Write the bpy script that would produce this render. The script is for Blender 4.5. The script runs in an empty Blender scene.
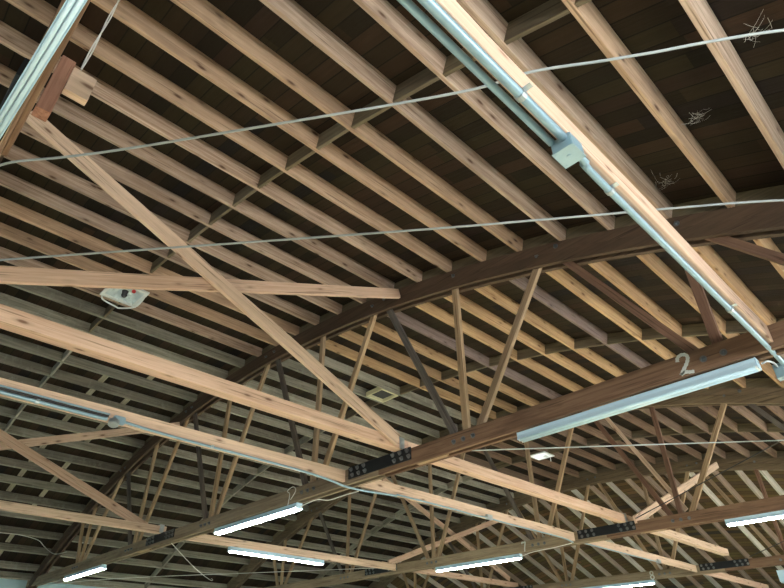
import bpy, bmesh, math, random
from mathutils import Vector, Matrix, noise
random.seed(7)
S = 2.44            # metres per layout unit
EYE = 1.55          # camera height above the floor
sc = bpy.context.scene
COL = sc.collection
WM = {}             # world matrix of every object made here

# ---------------------------------------------------------------- helpers
def V(x, y, z):
    return Vector((x*S, y*S, z*S+EYE))

def link(name, me, M, parent=None):
    o = bpy.data.objects.new(name, me)
    COL.objects.link(o)
    WM[o] = M.copy()
    if parent:
        o.parent = parent
        o.matrix_basis = WM[parent].inverted() @ M
    else:
        o.matrix_basis = M
    return o

def tag(o, label, cat, group=None, kind=None):
    if label: o['label'] = label
    if cat: o['category'] = cat
    if group: o['group'] = group
    if kind: o['kind'] = kind
    return o

def empty(name, p):
    return link(name, None, Matrix.Translation(p))

def structure(o):
    o['kind'] = 'structure'
    return o

def finish(bm, name, mat, smooth=False):
    me = bpy.data.meshes.new(name)
    bmesh.ops.recalc_face_normals(bm, faces=bm.faces)
    bm.to_mesh(me); bm.free()
    if mat: me.materials.append(mat)
    if smooth:
        for p in me.polygons: p.use_smooth = True
    return me

def bm_box(bm, c, s, rot=None):
    r = bmesh.ops.create_cube(bm, size=1.0)
    M = Matrix.Translation(c) @ (rot.to_4x4() if rot else Matrix()) @ Matrix.Diagonal((s[0], s[1], s[2], 1))
    bmesh.ops.transform(bm, matrix=M, verts=r['verts'])
    return r['verts']

def bm_cyl(bm, p0, p1, r, seg=12, r2=None):
    p0, p1 = Vector(p0), Vector(p1)
    d = p1-p0
    q = bmesh.ops.create_cone(bm, cap_ends=True, segments=seg, radius1=r, radius2=r if r2 is None else r2, depth=d.length)
    M = Matrix.Translation((p0+p1)/2) @ d.to_track_quat('Z', 'Y').to_matrix().to_4x4()
    bmesh.ops.transform(bm, matrix=M, verts=q['verts'])
    return q['verts']

def plank_mesh(name, L, w, d, mat, seed=0, wob=.0015, cham=.0035, seg=10, sag=0.0):
    """sawn timber: long axis X (0..L), width Y, depth Z, centred; eased edges, slightly uneven"""
    rnd = random.Random(seed)
    bm = bmesh.new()
    prof = [(-w/2+cham, -d/2), (w/2-cham, -d/2), (w/2, -d/2+cham), (w/2, d/2-cham),
            (w/2-cham, d/2), (-w/2+cham, d/2), (-w/2, d/2-cham), (-w/2, -d/2+cham)]
    rings = []
    o = rnd.uniform(0, 50)
    for i in range(seg+1):
        t = i/seg
        x = -L/2+L*t
        dy = noise.noise((x*.8+o, 3.1, 0))*wob*2
        dz = noise.noise((x*.8+o, 9.7, 4))*wob*2 - sag*math.sin(math.pi*t)
        ring = []
        for k, (a, b) in enumerate(prof):
            j = wob*noise.noise((x*3+o, k*7.3, 2.0))
            ring.append(bm.verts.new((x, a*(1+j*3)+dy+j, b+dz+j*.7)))
        rings.append(ring)
    n = len(prof)
    for a, b in zip(rings, rings[1:]):
        for k in range(n):
            bm.faces.new((a[k], a[(k+1) % n], b[(k+1) % n], b[k]))
    bm.faces.new(rings[0][::-1]); bm.faces.new(rings[-1])
    return finish(bm, name, mat)

def frame_matrix(p0, p1, up):
    x = (p1-p0).normalized()
    z = (up - x*up.dot(x)).normalized()
    y = z.cross(x)
    M = Matrix((x, y, z)).transposed().to_4x4()
    M.translation = (p0+p1)/2
    return M

_sd = [100]
def beam(name, p0, p1, w, d, mat, parent=None, up=Vector((0, 0, 1)), **kw):
    """timber from p0 to p1 (layout units, centre line), w across, d along up"""
    _sd[0] += 1
    a, b = V(*p0), V(*p1)
    me = plank_mesh(name, (b-a).length, w*S, d*S, mat, seed=_sd[0], **kw)
    return link(name, me, frame_matrix(a, b, up), parent)

def tube_mesh(name, pts, r, mat, seg=8, wob=0.0, M=None):
    """round wire / pipe through world points"""
    pts = [Vector(p) for p in pts]
    bm = bmesh.new()
    rings = []
    n = len(pts)
    prev = None
    for i, p in enumerate(pts):
        t = (pts[min(i+1, n-1)]-pts[max(i-1, 0)]).normalized()
        if prev is None:
            ref = Vector((0, 0, 1)) if abs(t.z) < .9 else Vector((1, 0, 0))
            u = t.cross(ref).normalized()
        else:
            u = (prev - t*prev.dot(t)).normalized()
        prev = u
        v = t.cross(u)
        rr = r*(1+wob*math.sin(i*2.3))
        rings.append([bm.verts.new(p+rr*(u*math.cos(2*math.pi*k/seg)+v*math.sin(2*math.pi*k/seg))) for k in range(seg)])
    for a, b in zip(rings, rings[1:]):
        for k in range(seg):
            bm.faces.new((a[k], a[(k+1) % seg], b[(k+1) % seg], b[k]))
    bm.faces.new(rings[0][::-1]); bm.faces.new(rings[-1])
    return finish(bm, name, mat, True)

def wire(name, pts, r, mat, parent=None, seg=8, wob=0.0):
    c = V(*pts[0])
    loc = [V(*p)-c for p in pts]
    return link(name, tube_mesh(name, loc, r, mat, seg, wob), Matrix.Translation(c), parent)

def lerp3(a, b, t):
    return tuple(a[i]+(b[i]-a[i])*t for i in range(3))

def smooth_path(pts, n=8):
    out = []
    P = [Vector(p) for p in pts]
    for i in range(len(P)-1):
        p0, p1, p2, p3 = P[max(i-1, 0)], P[i], P[i+1], P[min(i+2, len(P)-1)]
        for k in range(n):
            t = k/n
            out.append(tuple(.5*((2*p1)+(p2-p0)*t+(2*p0-5*p1+4*p2-p3)*t*t+(3*p1-p0-3*p2+p3)*t**3)))
    out.append(tuple(P[-1]))
    return out

# ---------------------------------------------------------------- materials
def nodes(name):
    m = bpy.data.materials.new(name); m.use_nodes = True
    nt = m.node_tree
    return m, nt, nt.nodes['Principled BSDF']

def N(nt, t, **kw):
    n = nt.nodes.new(t)
    for k, v in kw.items():
        if k in n.inputs: n.inputs[k].default_value = v
        else: setattr(n, k, v)
    return n

def mathn(nt, op, a, b=None, c=None):
    n = nt.nodes.new('ShaderNodeMath'); n.operation = op
    for i, v in enumerate((a, b, c)):
        if v is None: continue
        if isinstance(v, (int, float)): n.inputs[i].default_value = v
        else: nt.links.new(v, n.inputs[i])
    return n.outputs[0]

def mix(nt, f, a, b, mode='MIX'):
    n = nt.nodes.new('ShaderNodeMix'); n.data_type = 'RGBA'; n.blend_type = mode
    for s, v in ((n.inputs[0], f), (n.inputs[6], a), (n.inputs[7], b)):
        if isinstance(v, (int, float)): s.default_value = v
        elif isinstance(v, tuple): s.default_value = (*v, 1)
        else: nt.links.new(v, s)
    return n.outputs[2]

def ramp(nt, f, stops):
    n = nt.nodes.new('ShaderNodeValToRGB')
    e = n.color_ramp.elements
    while len(e) < len(stops): e.new(.5)
    for k, (p, c) in enumerate(stops):
        e[k].position = p
        e[k].color = (*c, 1) if isinstance(c, tuple) else (c, c, c, 1)
    nt.links.new(f, n.inputs[0])
    return n.outputs[0]

def wood(name, a, b, alt, knots=.5, stain=(.10, .07, .05), stain_amt=.35, var=.3, rough=.75, alt_amt=.6, spots=0.0):
    """a light tone, b grain tone, alt tone some boards lean towards"""
    m, nt, bs = nodes(name)
    tc = nt.nodes.new('ShaderNodeTexCoord')
    oi = nt.nodes.new('ShaderNodeObjectInfo')
    off = nt.nodes.new('ShaderNodeVectorMath'); off.operation = 'SCALE'
    off.inputs[0].default_value = (37.0, 11.0, 23.0)
    nt.links.new(oi.outputs['Random'], off.inputs['Scale'])
    add = nt.nodes.new('ShaderNodeVectorMath'); add.operation = 'ADD'
    nt.links.new(tc.outputs['Object'], add.inputs[0]); nt.links.new(off.outputs[0], add.inputs[1])
    co = add.outputs[0]
    def mp(sx, sy, sz):
        q = nt.nodes.new('ShaderNodeMapping'); q.inputs['Scale'].default_value = (sx, sy, sz)
        nt.links.new(co, q.inputs[0]); return q.outputs[0]
    # growth-ring bands, bent around knots
    vk = N(nt, 'ShaderNodeTexVoronoi', Scale=1.0, Randomness=1.0)
    nt.links.new(mp(2.6, 8, 8), vk.inputs['Vector'])
    g1 = N(nt, 'ShaderNodeTexNoise', Scale=1.0, Detail=5.0, Roughness=.6, Distortion=.6)
    nt.links.new(mp(.9, 26, 26), g1.inputs['Vector'])
    g2 = N(nt, 'ShaderNodeTexNoise', Scale=1.0, Detail=3.0, Roughness=.7)
    nt.links.new(mp(6, 160, 160), g2.inputs['Vector'])
    g3 = N(nt, 'ShaderNodeTexNoise', Scale=1.0, Detail=4.0, Roughness=.6)
    nt.links.new(mp(.8, 4, 4), g3.inputs['Vector'])
    grain = mathn(nt, 'ADD', mathn(nt, 'MULTIPLY', g1.outputs['Fac'], .75), mathn(nt, 'MULTIPLY', g2.outputs['Fac'], .25))
    f = ramp(nt, grain, [(.36, 0.0), (.62, 1.0)])
    base = mix(nt, f, b, a)
    # some boards lean to the alternative tone
    rr = ramp(nt, oi.outputs['Random'], [(.42, 0.0), (.68, 1.0)])
    base = mix(nt, mathn(nt, 'MULTIPLY', rr, alt_amt), base, mix(nt, f, tuple(c*.72 for c in alt), alt))
    # weather stains with a shape of their own
    sf = ramp(nt, g3.outputs['Fac'], [(.5, 0.0), (.72, 1.0)])
    base = mix(nt, mathn(nt, 'MULTIPLY', sf, stain_amt), base, stain)
    if knots:
        kf = ramp(nt, vk.outputs['Distance'], [(.06, 1.0), (.15, 0.0)])
        kh = ramp(nt, vk.outputs['Distance'], [(.10, 1.0), (.28, 0.0)])
        base = mix(nt, mathn(nt, 'MULTIPLY', kh, knots*.5), base, tuple(c*.55 for c in b))
        base = mix(nt, mathn(nt, 'MULTIPLY', kf, knots), base, (b[0]*.3, b[1]*.22, b[2]*.18))
    cr = N(nt, 'ShaderNodeTexNoise', Scale=1.0, Detail=2.0, Roughness=.5)
    nt.links.new(mp(1.3, 55, 55), cr.inputs['Vector'])
    cf = ramp(nt, cr.outputs['Fac'], [(.62, 0.0), (.69, 1.0)])
    base = mix(nt, mathn(nt, 'MULTIPLY', cf, .6), base, (b[0]*.28, b[1]*.24, b[2]*.22))
    if spots:
        sp = N(nt, 'ShaderNodeTexNoise', Scale=1.0, Detail=6.0, Roughness=.7)
        nt.links.new(mp(9, 9, 5), sp.inputs['Vector'])
        s2 = ramp(nt, sp.outputs['Fac'], [(.52, 0.0), (.66, 1.0)])
        base = mix(nt, mathn(nt, 'MULTIPLY', s2, spots), base, (.42, .43, .36))
    hsv = nt.nodes.new('ShaderNodeHueSaturation')
    nt.links.new(base, hsv.inputs['Color'])
    wn = N(nt, 'ShaderNodeTexWhiteNoise'); wn.noise_dimensions = '1D'
    nt.links.new(mathn(nt, 'MULTIPLY', oi.outputs['Random'], 91.7), wn.inputs['W'])
    nt.links.new(mathn(nt, 'ADD', mathn(nt, 'MULTIPLY', wn.outputs['Value'], var), 1-var/2), hsv.inputs['Value'])
    nt.links.new(hsv.outputs[0], bs.inputs['Base Color'])
    bs.inputs['Roughness'].default_value = rough
    bs.inputs['Specular IOR Level'].default_value = .25
    bp = N(nt, 'ShaderNodeBump', Strength=.25, Distance=.004)
    nt.links.new(grain, bp.inputs['Height']); nt.links.new(bp.outputs[0], bs.inputs['Normal'])
    return m

def plain(name, col, rough=.5, metal=0.0, bump=0.0, var=.12, scale=18.0):
    m, nt, bs = nodes(name)
    tc = nt.nodes.new('ShaderNodeTexCoord')
    nz = N(nt, 'ShaderNodeTexNoise', Scale=scale, Detail=5.0, Roughness=.6)
    nt.links.new(tc.outputs['Object'], nz.inputs['Vector'])
    c = mix(nt, nz.outputs['Fac'], tuple(x*(1-var) for x in col), tuple(min(1, x*(1+var)) for x in col))
    nt.links.new(c, bs.inputs['Base Color'])
    bs.inputs['Roughness'].default_value = rough; bs.inputs['Metallic'].default_value = metal
    if bump:
        bp = N(nt, 'ShaderNodeBump', Strength=bump, Distance=.01)
        nt.links.new(nz.outputs['Fac'], bp.inputs['Height']); nt.links.new(bp.outputs[0], bs.inputs['Normal'])
    return m

def emit(name, col, strength):
    m, nt, bs = nodes(name)
    bs.inputs['Base Color'].default_value = (.9, .95, .92, 1)
    bs.inputs['Emission Color'].default_value = (*col, 1)
    bs.inputs['Emission Strength'].default_value = strength
    return m

M_WARM = wood('warm joist timber', (.60, .455, .355), (.33, .22, .155), (.55, .355, .215), knots=.95, stain=(.16, .105, .08), stain_amt=.5, var=.35)
M_AMBER = wood('amber joist timber', (.56, .38, .205), (.35, .21, .11), (.46, .28, .155), knots=.85, stain=(.20, .12, .075), var=.25, alt_amt=.6)
M_MAUVE = wood('mauve grey joist timber', (.27, .205, .185), (.17, .125, .11), (.27, .2, .17), knots=.7, var=.15)
M_BROWN = wood('brown joist timber', (.25, .16, .105), (.13, .08, .052), (.24, .175, .13), knots=.4, var=.35)
M_GREY = wood('weathered grey joist timber', (.46, .435, .36), (.25, .24, .19), (.28, .25, .205), knots=.3, stain=(.12, .115, .09), stain_amt=.65, var=.5, spots=.5)
M_HIP = wood('bleached rafter timber', (.64, .62, .54), (.46, .43, .36), (.33, .235, .165), knots=.3, var=.3, alt_amt=.9)
M_OLD = wood('dark chord timber', (.125, .085, .055), (.065, .042, .028), (.12, .075, .05), knots=.15, stain=(.04, .028, .02), var=.15)
M_OLD_LIT = wood('lit olive brown chord timber', (.215, .16, .10), (.12, .088, .055), (.18, .13, .085), knots=.15, stain=(.07, .05, .035), var=.15)  # lighter chord copy, light on the two far arches painted into its tone
M_CHORD = wood('brown chord timber', (.235, .145, .092), (.13, .075, .046), (.20, .12, .08), knots=.2, stain=(.055, .028, .02), stain_amt=.85, var=.12)
M_CHORD_LIT = wood('lit tan chord timber', (.37, .29, .195), (.23, .175, .115), (.33, .26, .18), knots=.2, stain=(.14, .10, .07), stain_amt=.7, var=.12)  # paler copy: tube light on the left chord lengths put into the colour
M_NEW = wood('fresh bracing timber', (.74, .54, .41), (.56, .37, .265), (.78, .61, .45), knots=.85, stain=(.50, .33, .235), stain_amt=.3, var=.12)
M_WEB = wood('tan web timber', (.48, .345, .215), (.31, .21, .12), (.38, .28, .19), knots=.3, var=.3)
M_WEBRED = wood('red brown web timber', (.235, .135, .092), (.13, .068, .046), (.22, .13, .09), knots=.2, var=.2)
M_WEBGREY = wood('grey web timber', (.17, .15, .135), (.09, .08, .072), (.16, .13, .11), knots=.15, var=.2)
M_BLOCK = wood('blocking timber', (.21, .17, .105), (.12, .095, .058), (.19, .15, .11), knots=.15, var=.3)
M_LATH = wood('lath timber', (.46, .42, .32), (.32, .29, .21), (.40, .36, .28), knots=0, var=.3)
M_RED = wood('reddish post timber', (.42, .22, .15), (.26, .12, .08), (.38, .2, .14), knots=.2, var=.1)
M_STEEL = plain('black plate steel', (.028, .032, .036), .45, .6, .15)
M_BOLT = plain('bolt steel', (.17, .185, .20), .4, .6)
M_GALV = plain('galvanised steel', (.46, .52, .54), .38, .75)
M_PIPE = plain('painted conduit', (.27, .41, .49), .38, .3)
M_FIX = plain('enamelled fixture metal', (.55, .77, .93), .35, 0.0, 0, .04)
M_TUBEOFF = plain('unlit tube glass', (.58, .79, .92), .25, 0.0, 0, .02)
M_TUBE = emit('lit tube', (.92, 1.0, .88), 120.0)
M_PAINT = plain('white stencil paint', (.60, .63, .60), .7, 0, 0, .1)
M_CABLE = plain('grey cable jacket', (.33, .37, .39), .55)
M_WIREW = plain('white wire', (.82, .82, .78), .5)
M_BLACKW = plain('black rod steel', (.05, .05, .05), .5, .5)
M_FOIL = plain('crumpled foil', (.68, .78, .84), .3, .25, .8, .25, 9.0)
M_WHITE = plain('white enamel', (.80, .84, .84), .4)
M_REDP = plain('red plastic', (.55, .04, .05), .4)
M_CREAM = plain('cream painted timber', (.78, .72, .48), .6)
M_PANELGLOW = emit('glowing white panel', (.92, .97, 1.0), .75)  # emission added to brighten the white roof panel
M_DARK = plain('near black fill', (.05, .05, .055), .8)
M_FLOOR = plain('concrete floor', (.74, .68, .52), .6, 0, .1, .12, 2.0)
M_WALL = plain('pale blue painted wall', (.50, .72, .80), .7, 0, .05, .06, 3.0)
M_SASH = plain('sash paint', (.72, .76, .76), .5)

def deck_material(gain=1.0):
    m, nt, bs = nodes('roof deck boards')
    tc = nt.nodes.new('ShaderNodeTexCoord')
    sep = nt.nodes.new('ShaderNodeSeparateXYZ'); nt.links.new(tc.outputs['Object'], sep.inputs[0])
    y = mathn(nt, 'DIVIDE', sep.outputs['Y'], .07*S)
    row = mathn(nt, 'FLOOR', y)
    fr = mathn(nt, 'FRACT', y)
    w1 = N(nt, 'ShaderNodeTexWhiteNoise'); w1.noise_dimensions = '1D'; nt.links.new(row, w1.inputs['W'])
    x = mathn(nt, 'DIVIDE', mathn(nt, 'ADD', sep.outputs['X'], mathn(nt, 'MULTIPLY', w1.outputs['Value'], 9.0)), 2.4)
    cx = nt.nodes.new('ShaderNodeCombineXYZ')
    nt.links.new(mathn(nt, 'FLOOR', x), cx.inputs[0]); nt.links.new(row, cx.inputs[1])
    w2 = N(nt, 'ShaderNodeTexWhiteNoise'); w2.noise_dimensions = '2D'; nt.links.new(cx.outputs[0], w2.inputs['Vector'])
    mp = nt.nodes.new('ShaderNodeMapping'); mp.inputs['Scale'].default_value = (1.0, 20, 1.0)
    nt.links.new(tc.outputs['Object'], mp.inputs[0])
    nz = N(nt, 'ShaderNodeTexNoise', Scale=1.5, Detail=5.0, Roughness=.65); nt.links.new(mp.outputs[0], nz.inputs['Vector'])
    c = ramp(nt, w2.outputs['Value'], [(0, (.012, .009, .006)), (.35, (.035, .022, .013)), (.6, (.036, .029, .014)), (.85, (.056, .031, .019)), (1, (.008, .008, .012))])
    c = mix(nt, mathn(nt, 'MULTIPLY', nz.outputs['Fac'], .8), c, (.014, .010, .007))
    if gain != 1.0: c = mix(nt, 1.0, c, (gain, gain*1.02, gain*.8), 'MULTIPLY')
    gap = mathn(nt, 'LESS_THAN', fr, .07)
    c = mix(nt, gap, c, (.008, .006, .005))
    nt.links.new(c, bs.inputs['Base Color'])
    bs.inputs['Roughness'].default_value = .85
    bs.inputs['Specular IOR Level'].default_value = .2
    bp = N(nt, 'ShaderNodeBump', Strength=.6, Distance=.01)
    nt.links.new(mathn(nt, 'SUBTRACT', nz.outputs['Fac'], mathn(nt, 'MULTIPLY', gap, 2.0)), bp.inputs['Height'])
    nt.links.new(bp.outputs[0], bs.inputs['Normal'])
    return m
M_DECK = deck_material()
M_DECK_LIT = deck_material(4.4)  # brightened board copy: light on the end bay deck is in the colour

# ---------------------------------------------------------------- layout (units of S)
XC, ZC, R = -3.681, -6.935, 9.116         # circle of the joist undersides / top of the top chords
def arc(x, off=0.0): return ZC+math.sqrt((R+off)**2-(x-XC)**2)
XL, XR = -8.30, .81                        # side walls
YT = [-.034, 2.097, 4.553, 7.0]         # front planes of the trusses
YB, YE = -2.6, 10.4                        # back and end walls
FZ = -EYE/S
JD, JW = .080, .018                        # joist depth, thickness
HIP = -.345                                # fall of the end bay
JX = [.70, .46, .225, -.025, -.249, -.475, -.717, -.956, -1.199, -1.430, -1.676, -1.913, -2.160, -2.426, -2.687, -2.945,
      -3.195, -3.45, -3.705, -3.965, -4.233, -4.495, -4.756, -5.014, -5.26, -5.515, -5.765, -6.015, -6.265, -6.515,
      -6.77, -7.03, -7.28, -7.54, -7.80, -8.06, -8.205]
def tilt(x):                                # roof slope angle at x
    return -math.asin((x-XC)/R)

# ---------------------------------------------------------------- room shell
def slab(name, lo, hi, mat):
    c = V(*[(a+b)/2 for a, b in zip(lo, hi)])
    bm = bmesh.new()
    bm_box(bm, Vector((0, 0, 0)), [(b-a)*S for a, b in zip(lo, hi)])
    return structure(link(name, finish(bm, name, mat), Matrix.Translation(c)))

slab('floor', (XL-.1, YB-.1, FZ-.08), (XR+.1, YE+.1, FZ), M_FLOOR)

def wall_with_openings(name, axis, pos, thick, a0, a1, z0, ztop, holes):
    """wall in the plane axis=pos; ztop(a) is the roof height there; holes (a0,a1,z0,z1)"""
    bm = bmesh.new()
    cuts = sorted({a0, a1, *[h[0] for h in holes], *[h[1] for h in holes], *[a0+(a1-a0)*k/16 for k in range(1, 16)]})
    def prism(u0, u1, b0, b1, t0, t1):
        vs = []
        for d in (0, thick):
            for u, z in ((u0, b0), (u1, b1), (u1, t1), (u0, t0)):
                p = (pos+d, u, z) if axis == 'x' else (u, pos+d, z)
                vs.append(bm.verts.new(V(*p)))
        for f in ((0, 1, 2, 3), (7, 6, 5, 4), (0, 4, 5, 1), (1, 5, 6, 2), (2, 6, 7, 3), (3, 7, 4, 0)):
            bm.faces.new([vs[i] for i in f])
    for u0, u1 in zip(cuts, cuts[1:]):
        if u1-u0 < 1e-5: continue
        um = (u0+u1)/2
        z = z0
        for h in sorted([h for h in holes if h[0] <= um <= h[1]], key=lambda h: h[2]):
            if h[2] > z: prism(u0, u1, z, z, h[2], h[2])
            z = h[3]
        prism(u0, u1, z, z, ztop(u0), ztop(u1))
    return structure(link(name, finish(bm, name, M_WALL), Matrix()))

RIGHT_HOLES = [(-.6, 1.4, .56, .88), (2.3, 5.6, .56, .88), (6.2, 9.0, .25, .62)]  # first and last openings added to brighten the near and end bays
BACK_HOLES = [(-3.6, -.9, FZ, .75), (-6.9, -4.7, -.1, .65)]
zl = arc(XL, .085)
wall_with_openings('wall_left', 'x', XL-.08, .08, YB, YE, FZ, lambda a: (zl if a < 7 else zl+HIP*(a-7)), [])
zr = arc(XR, .085)
wall_with_openings('wall_right', 'x', XR, .08, YB, YE, FZ, lambda a: (zr if a < 7 else max(FZ+.05, zr+HIP*(a-7))), RIGHT_HOLES)
wall_with_openings('wall_back', 'y', YB-.08, .08, XL, XR, FZ, lambda a: arc(a, .085), BACK_HOLES)
wall_with_openings('wall_front', 'y', YE, .08, XL, XR, FZ, lambda a: max(FZ+.05, arc(a, .085)+HIP*(YE-7.03)), [])

def deck():
    bm = bmesh.new()
    xs = [XL-.08+(XR-XL+.16)*k/96 for k in range(97)]
    rows = [(YB-.08, 0), (7.03, 0), (YE+.08, HIP*(YE+.08-7.03))]
    grid = []
    for off in (JD+.001, JD+.02):
        g = [[bm.verts.new(V(x, y, arc(x, off)+dz)) for x in xs] for y, dz in rows]
        grid.append(g)
    n, k = len(xs), len(rows)
    for g in grid:
        for j in range(k-1):
            for i in range(n-1):
                bm.faces.new((g[j][i], g[j][i+1], g[j+1][i+1], g[j+1][i]))
    a, b = grid
    for j in range(k-1):
        for i in (0, n-1):
            bm.faces.new((a[j][i], a[j+1][i], b[j+1][i], b[j][i]))
    for j in (0, k-1):
        for i in range(n-1):
            bm.faces.new((a[j][i], a[j][i+1], b[j][i+1], b[j][i]))
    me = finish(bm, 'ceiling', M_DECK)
    me.materials.append(M_DECK_LIT)
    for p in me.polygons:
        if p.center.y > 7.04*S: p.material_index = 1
    return structure(link('ceiling', me, Matrix()))
deck()

# ---------------------------------------------------------------- words for labels
ORD = ['first', 'second', 'third', 'fourth', 'fifth', 'sixth', 'seventh', 'eighth', 'ninth', 'tenth', 'eleventh', 'twelfth',
       'thirteenth', 'fourteenth', 'fifteenth', 'sixteenth', 'seventeenth', 'eighteenth', 'nineteenth', 'twentieth']
TENS = {20: 'twenty', 30: 'thirty', 40: 'forty'}
def ordinal(n):
    if n <= 20: return ORD[n-1]
    t = n//10*10
    return TENS[t]+('-'+ORD[n-t-1] if n > t else '')
def ordinal_(n):
    return {30: 'thirtieth', 20: 'twentieth', 40: 'fortieth'}.get(n, ordinal(n))

# ---------------------------------------------------------------- joists
BAYS = [  # y0, y1, words for the bay, visible x range
    (-2.4, YT[0]+.009, 'behind the truss overhead', (-2.3, .0)),
    (YT[0]+.020, YT[1]+.022, 'in the nearest bay', (-9, 9)),
    (YT[1]+.05, YT[2]+.022, 'in the second bay back', (-9, 9)),
    (YT[2]+.05, YT[3]+.022, 'in the third bay back', (-9, 9)),
    (YT[3]+.05, YE-.02, 'sloping down beyond the farthest truss', (-9, 9))]
def joist_mat(x, bay):
    if bay == 4: return M_HIP
    if x < (-3.85 if bay <= 1 else -3.42 if bay == 2 else -4.3): return M_GREY
    if bay <= 1: return M_WARM
    if bay == 2 and x in (-1.430, -2.426, .225): return M_MAUVE
    return M_AMBER if bay == 2 and x > -3.3 else M_BROWN
def tone(m):
    return {M_WARM: 'warm tan', M_AMBER: 'amber', M_MAUVE: 'mauve grey', M_BROWN: 'brown', M_GREY: 'weathered grey', M_HIP: 'pale or brown'}[m]
_jm = {}
JPROTO = {}
for b, (y0, y1, words, rng) in enumerate(BAYS):
    xs = [x for x in JX if rng[0] < x < rng[1]]
    for i, x in enumerate(xs):
        m = joist_mat(x, b)
        key = (b, m.name, i % 4)
        dz = 0 if b < 4 else HIP
        p0 = V(x, y0, arc(x)+JD/2)
        ye = y1
        if b == 4:                                   # the rafters stop above the floor on the low side
            ye = min(y1, 7+(arc(x)-FZ-.12)/-HIP)
        p1 = V(x, ye, arc(x)+JD/2+dz*(ye-y0))
        if key not in JPROTO or b == 4:
            me = plank_mesh('roof_joist', (p1-p0).length, JW*S*(1.15 if b < 4 else 1.6), JD*S, m, seed=b*50+i, wob=.003, cham=.005, seg=14)
            JPROTO[key] = me
        up = Vector((-math.sin(tilt(x)), 0, math.cos(tilt(x))))
        up = Vector(((x-XC)/R, 0, math.sqrt(1-((x-XC)/R)**2)))
        o = link('roof_joist' if b < 4 else 'roof_rafter', JPROTO[key], frame_matrix(p0, p1, up))
        w = 'joist' if b < 4 else 'rafter'
        tag(o, f'{tone(m)} roof {w} {words}, {ordinal_(i+1)} from the right', 'roof joist' if b < 4 else 'rafter',
            f'roof {w}s {words}')

# blocking boards between the joists at mid bay
ROWS = [(1, .955, 'in the nearest bay'), (2, 3.462, 'in the second bay back'), (3, 5.9, 'in the third bay back')]
for b, yb, words in ROWS:
    k = 0
    for xa, xb in zip(JX, JX[1:]):
        k += 1
        xm = (xa+xb)/2
        g = (JW*1.15)/2+.0015
        sk = random.uniform(-.004, .004)
        pa = (xa-g, yb+sk, arc(xa-g)+JD/2); pb = (xb+g, yb+sk, arc(xb+g)+JD/2)
        up = Vector(((xm-XC)/R, 0, 1))
        o = beam('blocking_board', pa, pb, .016, JD*.96, M_BLOCK if xm > -4.4 else M_GREY, up=up, seg=3)
        tag(o, f'short blocking board {words}, {ordinal_(k)} gap from the right', 'blocking', f'blocking row {words}')

# lath strips across the underside of the deck on the left side
k = 0
for yl, wy in ((1.34, 'nearest'), (1.65, 'farther')):
    k = 0
    for xa, xb in zip(JX, JX[1:]):
        if xb > -4.75: continue
        k += 1
        if (k*7+int(yl*10)) % 5 == 0: continue
        g = JW*.6+.004
        off = JD-.006
        pa = (xa-g, yl, arc(xa-g, off)); pb = (xb+g, yl, arc(xb+g, off))
        o = beam('lath_strip', pa, pb, .045, .010, M_LATH, up=Vector((((xa+xb)/2-XC)/R, 0, 1)), seg=2, cham=.002)
        tag(o, f'pale lath strip under dark deck, {wy} of two left rows, gap {ordinal_(k)} leftward', 'lath', 'lath strips on the left slope')

# ---------------------------------------------------------------- trusses
def curved_ply(name, y0, y1, r0, r1, xa, xb, mat, parent, seed):
    bm = bmesh.new()
    n = 72
    org = WM[parent].translation
    rings = []
    for i in range(n+1):
        a0 = math.asin((xa-XC)/R); a1 = math.asin((xb-XC)/R)
        a = a0+(a1-a0)*i/n
        j = .0012*noise.noise((i*.7, seed*3.3, 0))
        ring = []
        for rr, yy in ((r0, y0), (r0, y1), (r1, y1), (r1, y0)):
            q = R+rr+j
            ring.append(bm.verts.new(V(XC+q*math.sin(a), yy+j, ZC+q*math.cos(a))-org))
        rings.append(ring)
    for a, b in zip(rings, rings[1:]):
        for k in range(4):
            bm.faces.new((a[k], a[(k+1) % 4], b[(k+1) % 4], b[k]))
    bm.faces.new(rings[0][::-1]); bm.faces.new(rings[-1])
    return link(name, finish(bm, name, mat), WM[parent].copy(), parent)

def bolt(parent, x, y, z, r=.0095):
    """hex bolt head with washer, facing the -Y side"""
    bm = bmesh.new()
    q = r*S
    bm_cyl(bm, (0, 0, 0), (0, -.004, 0), q*1.35, 16)
    bm_cyl(bm, (0, -.004, 0), (0, -.004-q*.8, 0), q*.85, 6)
    bm_cyl(bm, (0, -.004-q*.8, 0), (0, -.004-q*1.5, 0), q*.42, 10)
    return link('bolt', finish(bm, 'bolt', M_BOLT), Matrix.Translation(V(x, y, z)), parent)

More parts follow.
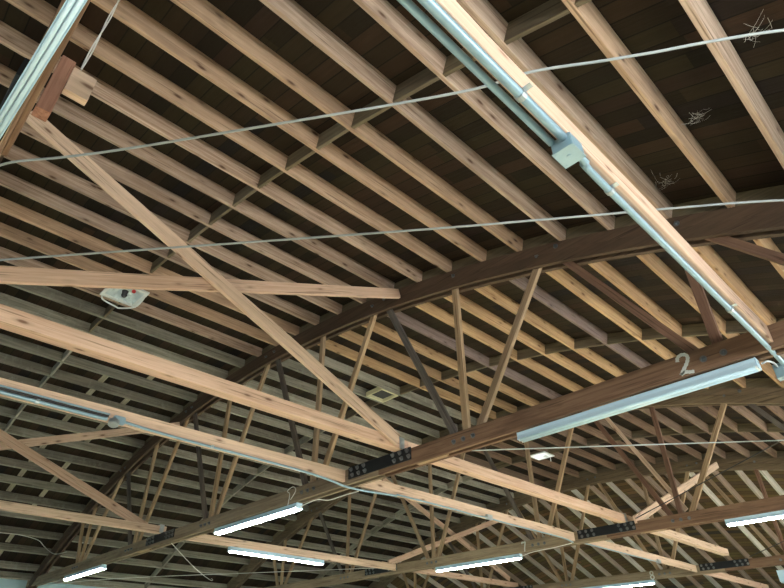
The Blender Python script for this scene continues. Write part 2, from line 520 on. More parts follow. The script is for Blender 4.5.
def stroke(bm, pts, w, M):
    """flat brush stroke ribbon"""
    n = len(pts); L = []; Rr = []
    for i, p in enumerate(pts):
        a = Vector(pts[max(i-1, 0)]); b = Vector(pts[min(i+1, n-1)])
        t = (b-a).normalized(); nn = Vector((-t.y, t.x))
        ww = w*(1+.12*math.sin(i*1.7))
        L.append(Vector(p)+nn*ww/2); Rr.append(Vector(p)-nn*ww/2)
    vs = []
    for q in (0, -.0015):
        vs.append([[bm.verts.new(M @ Vector((s.x, q, s.y))) for s in side] for side in (L, Rr)])
    for i in range(n-1):
        for q in vs: bm.faces.new((q[0][i], q[0][i+1], q[1][i+1], q[1][i]))
        for s in (0, 1): bm.faces.new((vs[0][s][i], vs[0][s][i+1], vs[1][s][i+1], vs[1][s][i]))
DIGITS = {
    '2': [[(-.40, .42), (-.30, .72), (.0, .86), (.32, .72), (.36, .42), (.15, .05), (-.15, -.3), (-.42, -.62)], [(-.42, -.62), (-.1, -.5), (.2, -.6), (.52, -.66)]],
    '7': [[(-.42, .52), (-.40, .8), (0, .74), (.40, .82)], [(.40, .82), (.22, .3), (.08, -.25), (.0, -.85)]],
    '8': [[(.0, .02), (-.32, .25), (-.32, .65), (0, .85), (.32, .65), (.32, .25), (.0, .02), (-.38, -.25), (-.38, -.65), (0, -.88), (.38, -.65), (.38, -.25), (0, .02)]],
}
def numeral(parent, ch, x, y, z, h):
    bm = bmesh.new()
    for st in DIGITS[ch]:
        pts = [(p[0], p[1]) for p in smooth_path([(a, b, 0) for a, b in st], 6)]
        stroke(bm, [(a*h*S/1.7, b*h*S/1.7) for a, b in pts], .15*h*S, Matrix())
    o = link('painted_numeral', finish(bm, 'painted_numeral', M_PAINT), Matrix.Translation(V(x, y-.0022, z)), parent)
    o['label'] = f'white painted numeral {ch}'
    return o

BN = [.10, -.48, -1.665, -2.89, -4.13, -5.46, -6.74]       # bottom panel points
TN = [-1.06, -2.28, -3.53, -4.82, -6.11]                   # top panel points between them
def make_truss(Y, label, num, numx, numh, xa=XL+.02, xb=XR-.02, bolts=True, chord=M_CHORD, plates=True, q=1.0, top=M_OLD):
    t = empty('roof_truss', V(XC, Y+.035, .915))
    tag(t, label, 'roof truss', 'bowstring trusses')
    f0, f1, b0, b1 = Y, Y+.020*q, Y+.050*q, Y+.070*q
    for y0, y1 in ((f0, f1), (b0, b1)):
        s = Y*3+y0
        curved_ply('top_chord', y0, y1, -.056, -.0015, xa, xb, top, t, s)
        curved_ply('top_chord', y0-.003*(y0 == f0), y1+.003*(y0 == b0), -.116, -.058, xa, xb, top, t, s+1)
        # bottom chord in two lengths that meet under the splice plates
        for x0, x1 in ((xa, -4.87), (-4.868, -2.262), (-2.26, xb)):
            beam('bottom_chord', (x0, (y0+y1)/2, .9575), (x1, (y0+y1)/2, .9575), .020*q, .085, chord if x1 == xb else M_CHORD_LIT, t, seg=16, wob=.003)
    # rim board on top of the chord, between the two runs of joists
    curved_ply('rim_board', Y+.0255*q, Y+.0465*q, .001, JD-.004, xa, xb, M_BLOCK, t, 5)
    # packing blocks in the slot of the bottom chord
    for x in (-.95, -1.9, -3.2, -3.85, -5.2, -6.2):
        beam('packing_block', (x-.10, Y+.035*q, .93), (x+.10, Y+.035*q, .93), .026*q, .03, M_WEB, t, seg=3)
    def web(x0, z0, x1, z1, mat, w=.036, th=.024, dy=0.0):
        beam('web', (x0, Y+.035*q+dy, z0), (x1, Y+.035*q+dy, z1), w, th*q, mat, t, up=Vector((0, 1, 0)), seg=8, wob=.002)
    zb = 1.0-.045
    def zt(x): return arc(x)-.075
    rnd = random.Random(int(Y*100)+5)
    mats = [M_WEB, M_WEB, M_WEBRED, M_WEBGREY]
    pick = lambda k: {'t1': None}.get('x') or mats[rnd.randrange(4)]
    near = abs(Y-YT[1]) < .01
    for i, b in enumerate(BN):
        mv = M_WEB; ml = M_WEBGREY; mr = M_WEB
        if near and i == 1: mv = M_WEBRED; ml = M_WEBRED
        elif near and i == 2: mv = M_WEB; ml = M_WEBGREY; mr = M_WEB
        elif num == '7' and i == 2: mv = M_WEBRED; ml = M_WEBRED; mr = M_WEB
        elif not near: mv = M_WEBRED if i < 3 else M_WEB; ml = M_WEB if rnd.random() < .6 else M_WEBGREY; mr = M_WEB
        if b < XR-.2: web(b, zb, b, zt(b), mv)
        if i >= 1 and i-1 < len(TN):                 # diagonal up to the left
            x1 = TN[i-1]+.055
            web(b-.05, zb, x1, zt(x1), ml)
        if i >= 2 and i-2 < len(TN):                 # diagonal up to the right
            x1 = TN[i-2]-.055
            web(b+.05, zb, x1, zt(x1), mr)
        if bolts and b > -7:
            for dx in ((-.06, .0, .06) if i != 1 else (-.055, .015)):
                bolt(t, b+dx, Y, .957)
    web(.05, zb, -.38, arc(-.38)-.095, M_WEBRED)
    web(-6.80, zb, -7.02, zt(-7.02), M_WEB)
    if num == '7': web(-2.09, 1.90, -1.635, 1.03, M_NEW, w=.032, th=.014, dy=.044)
    if bolts:
        for x in TN:
            bolt(t, x-.05, Y, arc(x)-.05); bolt(t, x+.06, Y, arc(x)-.045)
        for x in BN[1:3]:
            bolt(t, x+.02, Y, arc(x)-.045)
    if plates:
        for x0, x1 in ((-2.505, -2.012), (-5.11, -4.616)):
            c = V((x0+x1)/2, Y-.004, .972)
            bm = bmesh.new()
            bm_box(bm, Vector((0, 0, 0)), ((x1-x0)*S, .008*S, .066*S))
            bmesh.ops.bevel(bm, geom=bm.edges[:], offset=.003, segments=1, affect='EDGES')
            p = link('splice_plate', finish(bm, 'splice_plate', M_STEEL), Matrix.Translation(c), t)
            p['label'] = 'black steel splice plate'
            for q in (x0, x1-.155):
                for dx in (.025, .078, .131):
                    for z in (.989, .957):
                        bolt(p, q+dx+(.012 if z < .97 else 0), Y-.008, z)
    if num: numeral(t, num, numx, Y, .955, numh)
    return t

T0 = make_truss(YT[0], 'dark timber truss directly overhead, behind the unlit strip light', None, 0, 0, bolts=False, plates=False, q=.32)
T1 = make_truss(YT[1], 'timber bowstring truss with white painted numeral 2, nearest in full view', '2', -.603, .086)
T2 = make_truss(YT[2], 'timber bowstring truss with painted numeral 7, behind the numeral 2 truss', '7', -3.035, .078, top=M_OLD_LIT)
T3 = make_truss(YT[3], 'farthest timber bowstring truss, painted numeral 8, where the sloping rafters begin', '8', -3.035, .078, top=M_OLD_LIT)

# ---------------------------------------------------------------- longitudinal brace beams
G_B = 'brace beams along the building'
def brace_beam(x, y0, y1, z, w, d, label, mat=M_NEW):
    return tag(beam('brace_beam', (x, y0, z), (x, y1, z), w, d, mat, seg=16, wob=.003, cham=.004), label, 'beam', G_B)
L1X = -.322
brace_beam(L1X, YT[0]+.072, YT[1]-.002, .967, .026, .066, 'pale timber beam with grey conduit and square junction box, upper right')
brace_beam(L1X, YT[1]+.072, YT[2]-.002, .967, .026, .066, 'pale timber beam beyond the numeral 2, right edge of view')
L2X = -2.10
brace_beam(L2X, YT[0]+.02, YT[1]+.03, 1.031, .060, .058, 'thick pinkish timber beam meeting the long splice plate on truss 2 from above')
brace_beam(L2X, YT[1]+.034, YT[2]+.03, 1.031, .060, .058, 'pale timber beam from truss 2 onto top of truss 7 splice plate')
brace_beam(L2X, YT[2]+.034, 6.66, 1.031, .060, .058, 'pale timber beam ending in a free cut end above truss 8')
L3X = -2.549
brace_beam(L3X, YT[0]+.072, YT[1]-.002, .966, .022, .066, 'pinkish timber beam carrying three conduits and a round junction box')
brace_beam(L3X, YT[1]+.072, YT[2]-.002, .966, .022, .066, 'pale timber beam with conduit between left end of truss 2 and 7 plates')
brace_beam(L3X, YT[2]+.072, YT[3]-.002, .966, .022, .066, 'pale timber beam meeting left end of the truss 8 splice plate')
brace_beam(L3X, YT[3]+.072, 9.3, .966, .022, .066, 'far timber beam under the sloping rafters beyond truss 8')
L4X = -4.875
brace_beam(L4X, YT[0]+.02, YT[1]+.03, 1.030, .05, .056, 'orange tan timber beam at lower left meeting the far left splice plate')
brace_beam(L4X-.02, YT[2]+.034, YT[3]+.055, 1.030, .05, .056, 'short far timber beam between trusses 7 and 8 at bottom centre')
L5X = -4.635
brace_beam(L5X, YT[1]+.072, YT[2]-.002, .967, .026, .062, 'pale timber beam above the strip light hung lengthwise')

# galvanised straps where the top beams cross the chords
def strap(x, y, label):
    bm = bmesh.new()
    q = S
    bm_box(bm, Vector((0, 0, .0305*q)), (.068*q, .034*q, .003*q))
    bm_box(bm, Vector((.0325*q, 0, .0)), (.003*q, .034*q, .062*q))
    bm_box(bm, Vector((-.0325*q, 0, .0)), (.003*q, .034*q, .062*q))
    for dz in (-.015, .012):
        bm_cyl(bm, (.034*q, 0, dz*q), (.037*q, 0, dz*q), .005*q, 8)
    o = link('beam_hanger', finish(bm, 'beam_hanger', M_GALV), Matrix.Translation(V(x, y, 1.034)))
    tag(o, label, 'metal bracket', 'galvanised beam hangers')
strap(L2X, YT[1]-.012, 'galvanised bracket on the pinkish beam end at truss 2 splice plate')
strap(L2X, YT[2]-.012, 'galvanised bracket on the beam end above truss 7 splice plate')
strap(L4X, YT[1]-.012, 'galvanised bracket on the beam end at the far left splice plate')

# ---------------------------------------------------------------- diagonal sway braces
def sway(x, y0, z0, y1, z1, label, d=.076, w=.020, mat=M_NEW):
    return tag(beam('diagonal_brace', (x, y0, z0), (x, y1, z1), w, d, mat, seg=14, wob=.003), label, 'diagonal brace', 'crossed sway braces')
sway(-2.046, -.002, 1.862, 2.03, 1.036, 'long pale diagonal brace running from upper left down to truss 2 splice plate', d=.066)
sway(-2.078, -.002, 1.104, 2.088, 1.994, 'pale brace crossing left side almost level, ending at truss 2 arch', d=.062)
sway(-4.915, -.002, 1.80, 1.98, 1.045, 'tan diagonal brace at lower left running down to far left plate', d=.066)
sway(-4.94, -.002, 1.135, 2.09, 1.945, 'tan diagonal brace at lower left rising behind the round junction box', d=.060)
sway(-2.00, 4.545, 1.005, 6.95, 1.945, 'pale diagonal brace rising from truss 7 plate to truss 8 arch', d=.066)
sway(-4.852, 4.66, 1.045, 6.95, 1.88, 'tan diagonal brace rising to right behind truss 7, bottom centre', d=.06)
sway(-4.927, 4.64, 1.96, 6.95, 1.10, 'tan diagonal brace falling to right behind truss 7, bottom centre', d=.06)

# ---------------------------------------------------------------- strip lights
def strip_light(c, axis, L, lit, label, w=.062, h=.034, turn=0.0):
    """c = middle of the top of the housing (layout units), axis 'x' or 'y'"""
    M = Matrix.Translation(V(*c)) @ Matrix.Rotation(turn+(math.pi/2 if axis == 'y' else 0), 4, 'Z')
    t = link('fluorescent_light', None, M)
    tag(t, label, 'strip light', 'eight foot strip lights')
    q = S
    l2 = L*q/2
    bm = bmesh.new()
    prof = [(-.30*w, 0), (.30*w, 0), (.34*w, -.45*h), (.5*w, -h), (.46*w, -h), (.24*w, -.62*h), (-.24*w, -.62*h), (-.46*w, -h), (-.5*w, -h), (-.34*w, -.45*h)]
    ra = [bm.verts.new((-l2, a*q, b*q)) for a, b in prof]; rb = [bm.verts.new((l2, a*q, b*q)) for a, b in prof]
    n = len(prof)
    for k in range(n): bm.faces.new((ra[k], ra[(k+1) % n], rb[(k+1) % n], rb[k]))
    bm.faces.new(ra[::-1]); bm.faces.new(rb)
    link('housing', finish(bm, 'housing', M_FIX), M.copy(), t)
    for s in (-1, 1):
        bm = bmesh.new()
        vs = bm_box(bm, Vector((s*(l2+.004), 0, -.5*h*q)), (.008, w*.72*q, h*1.05*q))
        bmesh.ops.bevel(bm, geom=bm.edges[:], offset=.002, segments=1, affect='EDGES')
        link('end_cap', finish(bm, 'end_cap', M_FIX), M.copy(), t)
        for sy in (-1, 1):
            bm = bmesh.new()
            bm_box(bm, Vector((s*(l2-.012), sy*.2*w*q, -.86*h*q)), (.014, .02, .5*h*q))
            bm_cyl(bm, (s*(l2-.018), sy*.2*w*q, -1.0*h*q), (s*(l2-.004), sy*.2*w*q, -1.0*h*q), .015, 12)
            link('lamp_holder', finish(bm, 'lamp_holder', M_WHITE), M.copy(), t)
    for sy in (-1, 1):
        bm = bmesh.new()
        bm_cyl(bm, (-l2+.02, sy*.2*w*q, -1.0*h*q), (l2-.02, sy*.2*w*q, -1.0*h*q), (.021 if lit else .0045+.1*w*q), 14)
        o = link('lamp_tube', finish(bm, 'lamp_tube', M_TUBE if lit else M_TUBEOFF, True), M.copy(), t)
        o['label'] = 'glowing fluorescent tube' if lit else 'unlit fluorescent tube'
    return t
ZF = .912
strip_light((-.878, YT[1]+.035, ZF), 'x', .985, False, 'unlit pale strip light under the numeral 2 of the nearest truss', w=.054, h=.034)
strip_light((-3.51, YT[1]+.035, ZF), 'x', .985, True, 'lit strip light under truss 2, lower left of centre')
strip_light((-6.55, YT[1]+.035, ZF), 'x', .985, True, 'lit strip light at far left end of truss 2')
strip_light((L5X, 3.10, .934), 'y', .985, True, 'lit strip light running lengthwise under a beam behind truss 2')
strip_light((-3.60, YT[2]+.035, ZF), 'x', .985, True, 'lit strip light under the numeral 7')
strip_light((-.885, YT[2]+.035, ZF), 'x', .985, True, 'lit strip light under truss 7 at right edge of view')
strip_light((-3.54, YT[3]+.035, ZF), 'x', .985, True, 'lit strip light under the numeral 8 at bottom edge')
strip_light((-1.30, YT[3]+.035, .87), 'x', .985, False, 'unlit strip light under truss 8 at lower right edge', w=.10, h=.10)
strip_light((-.80, -.0205, .913), 'x', .985, False, 'unlit pale blue strip light crossing the upper left corner', w=.0235, h=.02, turn=.047)

# nailer board, post and block around the upper left light
tag(beam('nailer_board', (-.25, -.0050, .965), (-1.175, -.0050, .965), .0115, .070, M_CHORD), 'brown board fixed along the unlit strip light at upper left', 'board')
tag(beam('hanger_post', (-1.105, .0185, 1.022), (-1.105, .0185, 1.205), .034, .030, M_RED, up=Vector((0, 1, 0)), seg=4), 'reddish square post with cut lower end beside the upper left light', 'post')
tag(beam('timber_block', (-1.112, .0345, 1.164), (-1.112, .086, 1.164), .022, .080, M_NEW, seg=3), 'short fresh timber block beside the reddish post, upper left', 'timber block')
tag(beam('dark_bar', (-.93, -.0405, .945), (-1.35, -.0405, .945), .012, .05, M_STEEL), 'dark steel bar left of the upper left strip light', 'steel bar')
bm = bmesh.new()
pa, pb = V(-1.102, .048, 1.205), V(-1.262, .066, arc(-1.262)+.01)
for ph in (0, math.pi):
    pts = []
    for i in range(60):
        t = i/59
        p = pa.lerp(pb, t); a = ph+t*9
        pts.append(p+Vector((math.cos(a), math.sin(a), 0))*.006-pa)
    me = tube_mesh('w', pts, .0045, M_WIREW, 6)
    bm.from_mesh(me)
tag(link('twisted_wire', finish(bm, 'twisted_wire', M_WIREW, True), Matrix.Translation(pa)), 'twisted white wire hanging at the timber block, upper left', 'wire')

# ---------------------------------------------------------------- conduits and boxes
def box_thing(name, c, s, label, mat, axis='z', round_=False):
    t = empty(name, V(*c)); tag(t, label, 'junction box', 'junction boxes')
    bm = bmesh.new()
    if round_:
        bm_cyl(bm, (0, 0, 0), (s[2]*S, 0, 0), s[0]*S*.5, 24)
    else:
        bm_box(bm, Vector((0, 0, 0)), (s[0]*S, s[1]*S, s[2]*S))
    bmesh.ops.bevel(bm, geom=[e for e in bm.edges], offset=.004, segments=2, affect='EDGES')
    link('box_body', finish(bm, 'box_body', mat), WM[t].copy(), t)
    bm = bmesh.new()
    if round_:
        bm_cyl(bm, (s[2]*S, 0, 0), (s[2]*S+.008, 0, 0), s[0]*S*.43, 24)
        for k in (-1, 1): bm_cyl(bm, (s[2]*S+.008, k*s[0]*S*.28, 0), (s[2]*S+.012, k*s[0]*S*.28, 0), .006, 8)
    else:
        z = -s[2]*S/2
        bm_box(bm, Vector((0, 0, z-.003)), (s[0]*S*1.06, s[1]*S*1.06, .005))
        for a in (-1, 1):
            for b in (-1, 1): bm_cyl(bm, (a*s[0]*S*.42, b*s[1]*S*.42, z-.005), (a*s[0]*S*.42, b*s[1]*S*.42, z-.009), .006, 8)
        bm_cyl(bm, (0, 0, z-.005), (0, 0, z-.010), .012, 10)
    link('cover_plate', finish(bm, 'cover_plate', mat), WM[t].copy(), t)
    return t
zc1 = .934-.006-.008
BOXY = .835
box_thing('junction_box', (L1X-.006, BOXY, .934-.019), (.046, .05, .036), 'square steel junction box under the beam at upper right', M_PIPE)
def conduit(pts, r, label, straps=(), mat=M_PIPE):
    t = wire('conduit', smooth_path(pts, 6), r, mat, seg=10)
    tag(t, label, 'conduit', 'electrical conduits')
    for p in straps:
        bm = bmesh.new()
        bm_cyl(bm, (0, -.016, 0), (0, .016, 0), r*1.25, 12)
        bm_box(bm, Vector((r*1.6, 0, r*.85)), (r*2.0, .03, .004))
        o = link('pipe_strap', finish(bm, 'pipe_strap', M_GALV), Matrix.Translation(V(*p)), t)
    return t
cz = .934-.011
conduit([(L1X+.002, YT[0]+.1, cz), (L1X+.002, .4, cz), (L1X+.002, BOXY-.027, cz)], .024, 'right hand conduit of the pair above the square junction box', [(L1X+.002, .66, cz)])
conduit([(L1X-.0245, YT[0]+.1, cz+.005), (L1X-.0245, .4, cz+.005), (L1X-.0245, BOXY-.027, cz+.005)], .020, 'left hand conduit of the pair above the square junction box')
conduit([(L1X-.002, BOXY+.027, cz), (L1X-.002, BOXY+.07, cz), (L1X-.008, BOXY+.12, cz), (L1X-.008, 1.5, cz), (L1X-.008, 2.05, cz), (L1X-.008, 2.30, cz-.012)], .021, 'single conduit below the square junction box, running to numeral 2 truss', [(L1X-.008, 1.02, cz), (L1X-.008, 1.75, cz)])
# three conduits on the pinkish beam, then one
x3 = L3X+.011
BX, BY = x3, .785
t = empty('junction_box', V(x3+.012, BY, .945)); tag(t, 'round steel junction box on pinkish beam at lower left', 'junction box', 'junction boxes')
bm = bmesh.new(); bm_box(bm, Vector((0, .012*S, 0)), (.022*S, .05*S, .034*S)); bmesh.ops.bevel(bm, geom=bm.edges[:], offset=.008, segments=2, affect='EDGES')
link('box_body', finish(bm, 'box_body', M_PIPE), WM[t].copy(), t)
bm = bmesh.new(); bm_cyl(bm, (.002*S, -.006*S, -.006*S), (.010*S, -.010*S, -.030*S), .022*S, 28); bmesh.ops.bevel(bm, geom=[e for e in bm.edges if len(e.link_faces) == 2 and max(len(f.verts) for f in e.link_faces) > 4], offset=.008, segments=2, affect='EDGES')
link('cover_plate', finish(bm, 'cover_plate', M_GALV), WM[t].copy(), t)
conduit([(x3+.009, -.02, .937), (x3+.009, .4, .937), (x3+.009, .7, .937), (x3+.011, BY-.036, .940)], .018, 'lowest of three conduits left of the round junction box', [(x3+.009, .47, .934)])
conduit([(x3+.006, -.02, .952), (x3+.006, .4, .952), (x3+.006, .7, .952), (x3+.010, BY-.033, .952)], .012, 'middle of three conduits left of the round junction box', mat=M_BLACKW)
conduit([(x3+.006, -.02, .963), (x3+.006, .4, .963), (x3+.006, .68, .962), (x3+.010, BY-.030, .9615)], .010, 'topmost of three conduits left of the round junction box')
conduit([(x3+.010, BY+.035, .945), (x3+.010, .95, .938), (x3+.010, 1.2, .934), (x3+.010, 1.75, .931), (x3+.010, 1.98, .918), (x3+.010, 2.08, .906), (x3+.010, 2.2, .906), (x3+.010, 2.35, .915), (x3+.008, 2.5, .927)], .0145, 'conduit right of the round junction box, dipping under truss 2', [(x3+.010, 1.25, .933)])
conduit([(x3+.008, 2.50, .934), (x3+.008, 3.0, .934), (x3+.008, 3.25, .930), (x3+.011, 3.37, .936)], .012, 'conduit on beam between trusses 2 and 7, nearer part')
conduit([(x3+.008, 3.44, .934), (x3+.008, 3.7, .930), (x3+.008, 4.3, .930), (x3+.008, 4.50, .915)], .012, 'conduit on beam between trusses 2 and 7, farther part')
conduit([(x3+.008, 4.66, .930), (x3+.008, 5.4, .930), (x3+.008, 5.9, .930), (x3+.010, 6.02, .934)], .012, 'conduit on beam between trusses 7 and 8')
box_thing('junction_box', (x3+.008, 3.405, .942), (.022, .06, .028), 'small junction box on beam between trusses 2 and 7', M_GALV)
box_thing('junction_box', (x3+.008, 6.06, .940), (.022, .06, .028), 'small junction box on beam between trusses 7 and 8', M_GALV)
# little box and whip at the end of the unlit light under numeral 2
box_thing('junction_box', (-.35, YT[1]+.16, .895), (.03, .035, .05), 'small steel box near right end of unlit light under numeral 2', M_PIPE)
conduit([(-.372, YT[1]+.04, .892), (-.362, YT[1]+.07, .908), (-.352, YT[1]+.11, .912), (-.35, YT[1]+.14, .905)], .009, 'short flexible whip at right end of unlit light under numeral 2', mat=M_GALV)

# cords feeding the lit lights
def cord(pts, r, mat, label, seg=7):
    return tag(wire('cable', smooth_path(pts, 8), r, mat, seg=seg), label, 'cable', 'cables and wires')
cord([(-3.00, YT[1]+.035, .885), (-2.94, YT[1]+.03, .892), (-2.84, YT[1]+.04, .90), (-2.78, YT[1]+.08, .893), (-2.66, YT[1]+.1, .902), (-2.56, YT[1]+.12, .908)], .008, M_WIREW, 'white cord from lit light on truss 2 to the conduit')
cord([(-3.08, YT[1]-.006, .90), (-3.05, YT[1]-.02, .96), (-3.075, YT[1]-.022, .985), (-3.02, YT[1]-.02, 1.0), (-3.0, YT[1]-.012, .975), (-3.05, YT[1]-.01, .93)], .006, M_WIREW, 'white loop of wire at right end of lit light on truss 2')
cord([(-3.10, YT[2]+.03, .888), (-2.98, YT[2]+.0, .90), (-2.86, YT[2]-.01, .905), (-2.72, YT[2]-.012, .908), (-2.56, YT[2]-.02, .918)], .008, M_WIREW, 'white cord from the light under numeral 7 to the conduit')

# loose cables strung across the hall
def strung(pts, r, mat, label, jit=0.0, n=70, name='cable'):
    out = []
    P = smooth_path(pts, n//(len(pts)-1))
    for i, p in enumerate(P):
        j = jit*noise.noise((i*.23, 1.7, r*900)) if 0 < i < len(P)-1 else 0
        out.append((p[0], p[1]+j, p[2]+j*.6))
    return tag(wire(name, out, r, mat, seg=8), label, 'cable', 'cables and wires')
strung([(-1.60, -.036, 1.0), (-1.56, -.022, 1.09), (-1.497, -.004, 1.15), (-1.236, .193, 1.148), (-.531, .683, 1.146), (-.339, .79, 1.148), (-.152, .926, 1.15), (.09, 1.093, 1.15), (.45, 1.34, 1.08), (.80, 1.60, .96)], .0085, M_CABLE,
       'wavy grey cable, upper of the two strung across the nearest bay', .006, 90)
strung([(-2.0655, .042, 1.125), (-2.03, .06, 1.147), (-1.96, .116, 1.15), (-.945, .96, 1.145), (-.571, 1.266, 1.146), (-.079, 1.674, 1.15), (.15, 1.87, 1.10), (.42, 2.13, 1.028), (.80, 2.45, .93)], .0085, M_CABLE,
       'straight grey cable, lower of the two strung across the nearest bay', .0015, 60)
WIRE0 = (-1.70, 2.172, .925)
strung([WIRE0, (-.06, 4.50, 1.15)], .008, M_GALV, 'thin straight wire behind truss 2 at right', .0, 40)
strung([(-8.28, 2.17, .94), (-7.377, 2.80, .985), (-5.978, 3.826, .996), (-4.92, 4.545, .995)], .007, M_WIREW, 'thin wire low on the left, running from wall to truss 7', .001, 40)
strung([(-1.985, YT[2]-.03, 1.012), (-.84, YT[2]-.03, 1.335), (-.32, YT[2]-.03, 1.482)], .009, M_BLACKW, 'thin dark rod rising rightward from truss 7 plate', 0, 20, 'tie_rod')
strung([(-1.985, YT[3]-.03, 1.012), (-.84, YT[3]-.03, 1.335), (-.32, YT[3]-.03, 1.482)], .009, M_BLACKW, 'thin dark rod rising rightward from truss 8 plate', 0, 20, 'tie_rod')
strung([(-4.72, 2.135, .914), (-5.2, 2.60, .84), (-5.633, 3.0, .818), (-6.4, 3.45, .93), (-7.0, 3.75, 1.03)], .006, M_WIREW, 'short white wire hanging under the far left plate', 0, 12)
strung([(-7.49, 1.0, 1.318), (-7.49, 1.488, 1.318), (-7.483, 1.678, 1.32), (-7.524, 1.876, 1.30), (-7.605, 1.975, 1.262), (-7.64, 2.06, 1.22), (-7.45, 2.08, 1.17), (-7.1, 2.085, 1.15)], .008, M_WIREW, 'white cable looping to the left end of truss 2', 0, 30)

# ---------------------------------------------------------------- ridge openings and hanging reflector
def square_frame(bm, cx, cy, cz, a, b, h, t):
    for sx in (-1, 1): bm_box(bm, Vector((cx+sx*(a/2-t/2), cy, cz)), (t, b, h))
    for sy in (-1, 1): bm_box(bm, Vector((cx, cy+sy*(b/2-t/2), cz)), (a-2*t, t, h))

def reflector():
    c = V(-3.475, .915, 2.135)
    t = link('flood_light', None, Matrix.Translation(c)); tag(t, 'square flood light with crumpled foil reflector under left joists', 'flood light')
    q = .235*S
    bm = bmesh.new(); square_frame(bm, 0, 0, 0, q, q, .03, .05)
    link('frame', finish(bm, 'frame', M_WHITE), WM[t].copy(), t)
    bm = bmesh.new()
    n = 18; g = []
    for i in range(n+1):
        r = []
        for j in range(n+1):
            u, v = i/n*2-1, j/n*2-1
            z = .05*(max(0, 1-(u*u+v*v)))+.035*noise.noise((u*4, v*4, 3.3))
            r.append(bm.verts.new((u*q*.46, v*q*.46, z+.008)))
        g.append(r)
    for i in range(n):
        for j in range(n): bm.faces.new((g[i][j], g[i][j+1], g[i+1][j+1], g[i+1][j]))
    o = link('foil_reflector', finish(bm, 'foil_reflector', M_FOIL), WM[t].copy(), t)
    bm = bmesh.new()
    bm_cyl(bm, (0, 0, .045), (0, 0, -.02), .05, 16, .035)
    bmesh.ops.create_uvsphere(bm, u_segments=14, v_segments=8, radius=.045, matrix=Matrix.Translation((0, 0, -.03)))
    link('lamp_bulb', finish(bm, 'lamp_bulb', M_DARK, True), WM[t].copy(), t)
    pts = [(-.5*q, -.42*q, .0), (-.42*q, -.40*q, -.10), (-.38*q, -.05*q, -.155), (-.38*q, .1*q, -.155), (-.1*q, .4*q, -.13), (.2*q, .46*q, -.06), (.30*q, .46*q, -.0)]
    link('bracket', tube_mesh('bracket', smooth_path(pts, 6), .013, M_WHITE, 8), WM[t].copy(), t)
    bm = bmesh.new()
    bmesh.ops.create_uvsphere(bm, u_segments=12, v_segments=8, radius=.032, matrix=Matrix.Translation((.36*q, .12*q, -.03)))
    o = link('knob', finish(bm, 'knob', M_REDP, True), WM[t].copy(), t); o['label'] = 'red knob'
reflector()

def roof_panel(cx, cy, z, label, open_):
    c = V(cx, cy, z)
    t = link('roof_vent', None, Matrix.Translation(c)); tag(t, label, 'roof vent', 'square vents along the ridge')
    q = .215*S
    bm = bmesh.new(); square_frame(bm, 0, 0, 0, q, q, .03 if not open_ else .1, .035 if not open_ else .03)
    link('frame', finish(bm, 'frame', M_WHITE if not open_ else M_CREAM), WM[t].copy(), t)
    bm = bmesh.new(); bm_box(bm, Vector((0, 0, .008 if not open_ else .03)), (q*.92, q*.92, .01))
    link('panel', finish(bm, 'panel', M_PANELGLOW if not open_ else M_DARK), WM[t].copy(), t)  # near-black sheet paints the shade inside the open vent
    if not open_:
        bm = bmesh.new()
        bm_box(bm, Vector((.09, .07, -.01)), (.14, .16, .03))
        bmesh.ops.bevel(bm, geom=bm.edges[:], offset=.012, segments=2, affect='EDGES')
        o = link('lamp_head', finish(bm, 'lamp_head', M_WHITE), WM[t].copy(), t)
        bm = bmesh.new(); bm_cyl(bm, (.17, .17, 0), (.17, .17, -.16), .012, 8)
        link('stem', finish(bm, 'stem', M_WHITE), WM[t].copy(), t)
roof_panel(-3.51, 5.86, 2.165, 'square white panel with added glow in the roof behind the unlit light', False)
roof_panel(-3.578, 3.36, 2.20, 'square cream edged roof vent between trusses 2 and 7', True)

# ---------------------------------------------------------------- cobwebs
def cobweb(c, n, size, label, seed):
    rnd = random.Random(seed)
    bm = bmesh.new()
    for i in range(n):
        a = Vector((rnd.gauss(0, 1), rnd.gauss(0, 1), rnd.uniform(-.2, .9)))*size*.5
        b = a*.1+Vector((rnd.gauss(0, 1), rnd.gauss(0, 1), rnd.uniform(-.4, .5)))*size*.35
        mid = (a+b)/2+Vector((0, 0, -.1*size))
        me = tube_mesh('w', smooth_path([tuple(a), tuple(mid), tuple(b)], 4), rnd.uniform(.0004, .0009), M_WIREW, 4)
        bm.from_mesh(me)
    o = link('cobweb', finish(bm, 'cobweb', M_WIREW), Matrix.Translation(V(*c)))
    tag(o, label, 'cobweb', 'cobwebs', 'stuff')
cobweb((-.174, 1.585, arc(-.174)+.045), 22, .11, 'wispy cobweb beside the second joist right of the conduit beam', 1)
cobweb((-.405, 1.90, arc(-.405)+.045), 22, .12, 'wispy cobweb beside the conduit beam near truss 2 arch', 2)
cobweb((.054, 1.32, arc(.054)+.045), 18, .12, 'wispy cobweb under the deck at the upper right corner', 3)

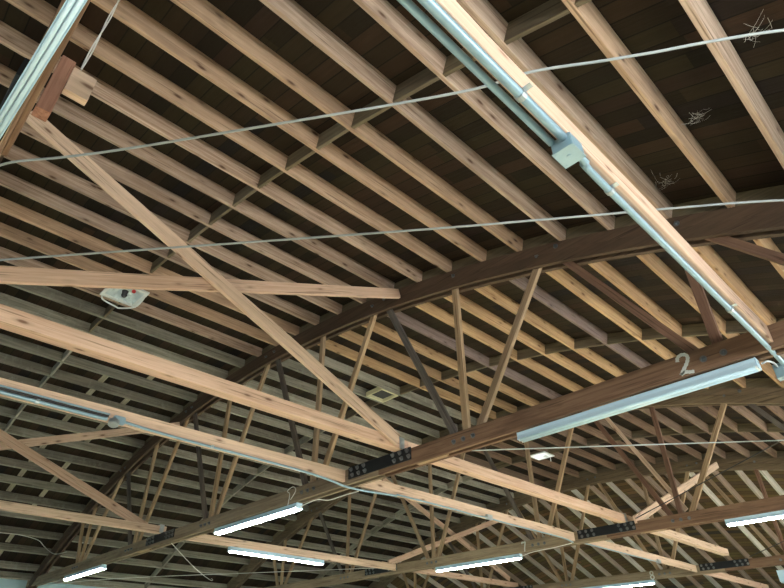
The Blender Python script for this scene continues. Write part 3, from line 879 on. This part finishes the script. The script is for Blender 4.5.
# ---------------------------------------------------------------- light
def area(name, loc, rot, sx, sy, power, col):
    l = bpy.data.lights.new(name, 'AREA'); l.shape = 'RECTANGLE'; l.size = sx; l.size_y = sy
    l.energy = power; l.color = col
    o = bpy.data.objects.new(name, l); COL.objects.link(o)
    o.location = loc; o.rotation_euler = rot
    return o
DAY = (1.0, .97, .92)
for (a0, a1, z0, z1), p in zip(RIGHT_HOLES, (180, 230, 380)):     # daylight through windows on the right; the outer two are added fill
    area('daylight_fill', V(XR+.10, (a0+a1)/2, (z0+z1)/2), (0, math.pi/2, 0), (z1-z0)*S, (a1-a0)*S, p, DAY)
for (a0, a1, z0, z1), p in zip(BACK_HOLES, (12, 8)):          # and through the openings behind the viewer
    area('daylight_fill', V((a0+a1)/2, YB-.10, (z0+z1)/2), (math.pi/2, 0, 0), (a1-a0)*S, (z1-z0)*S, p, DAY)

sl = bpy.data.lights.new('sun', 'SUN'); sl.energy = 50.0; sl.angle = math.radians(1.0); sl.color = (1.0, .93, .8)
so = bpy.data.objects.new('sun', sl); COL.objects.link(so)
so.rotation_euler = Vector((-.74, -.12, -.55)).to_track_quat('-Z', 'Y').to_euler()
w = bpy.data.worlds.new('World'); sc.world = w; w.use_nodes = True
w.node_tree.nodes['Background'].inputs[0].default_value = (.75, .87, 1.0, 1)
w.node_tree.nodes['Background'].inputs[1].default_value = 1.0

# ---------------------------------------------------------------- camera
cam = bpy.data.cameras.new('camera')
cam.sensor_width = 36.0
cam.lens = 36.0*570.43/784
co = bpy.data.objects.new('camera', cam); COL.objects.link(co)
Rm = ((0.69581713, -0.40606642, -0.59240914), (0.71819385, 0.38648567, 0.57864187), (-0.00600939, -0.82809353, 0.56055776))
co.matrix_world = Matrix(((Rm[0][0], -Rm[0][1], -Rm[0][2], 0), (Rm[1][0], -Rm[1][1], -Rm[1][2], 0), (Rm[2][0], -Rm[2][1], -Rm[2][2], EYE), (0, 0, 0, 1)))
cam.clip_start = .02
sc.camera = co
sc.view_settings.view_transform = 'Standard'
sc.view_settings.look = 'None'
sc.view_settings.gamma = 1.0
sc.view_settings.use_curve_mapping = False
sc.view_settings.exposure = 0.3
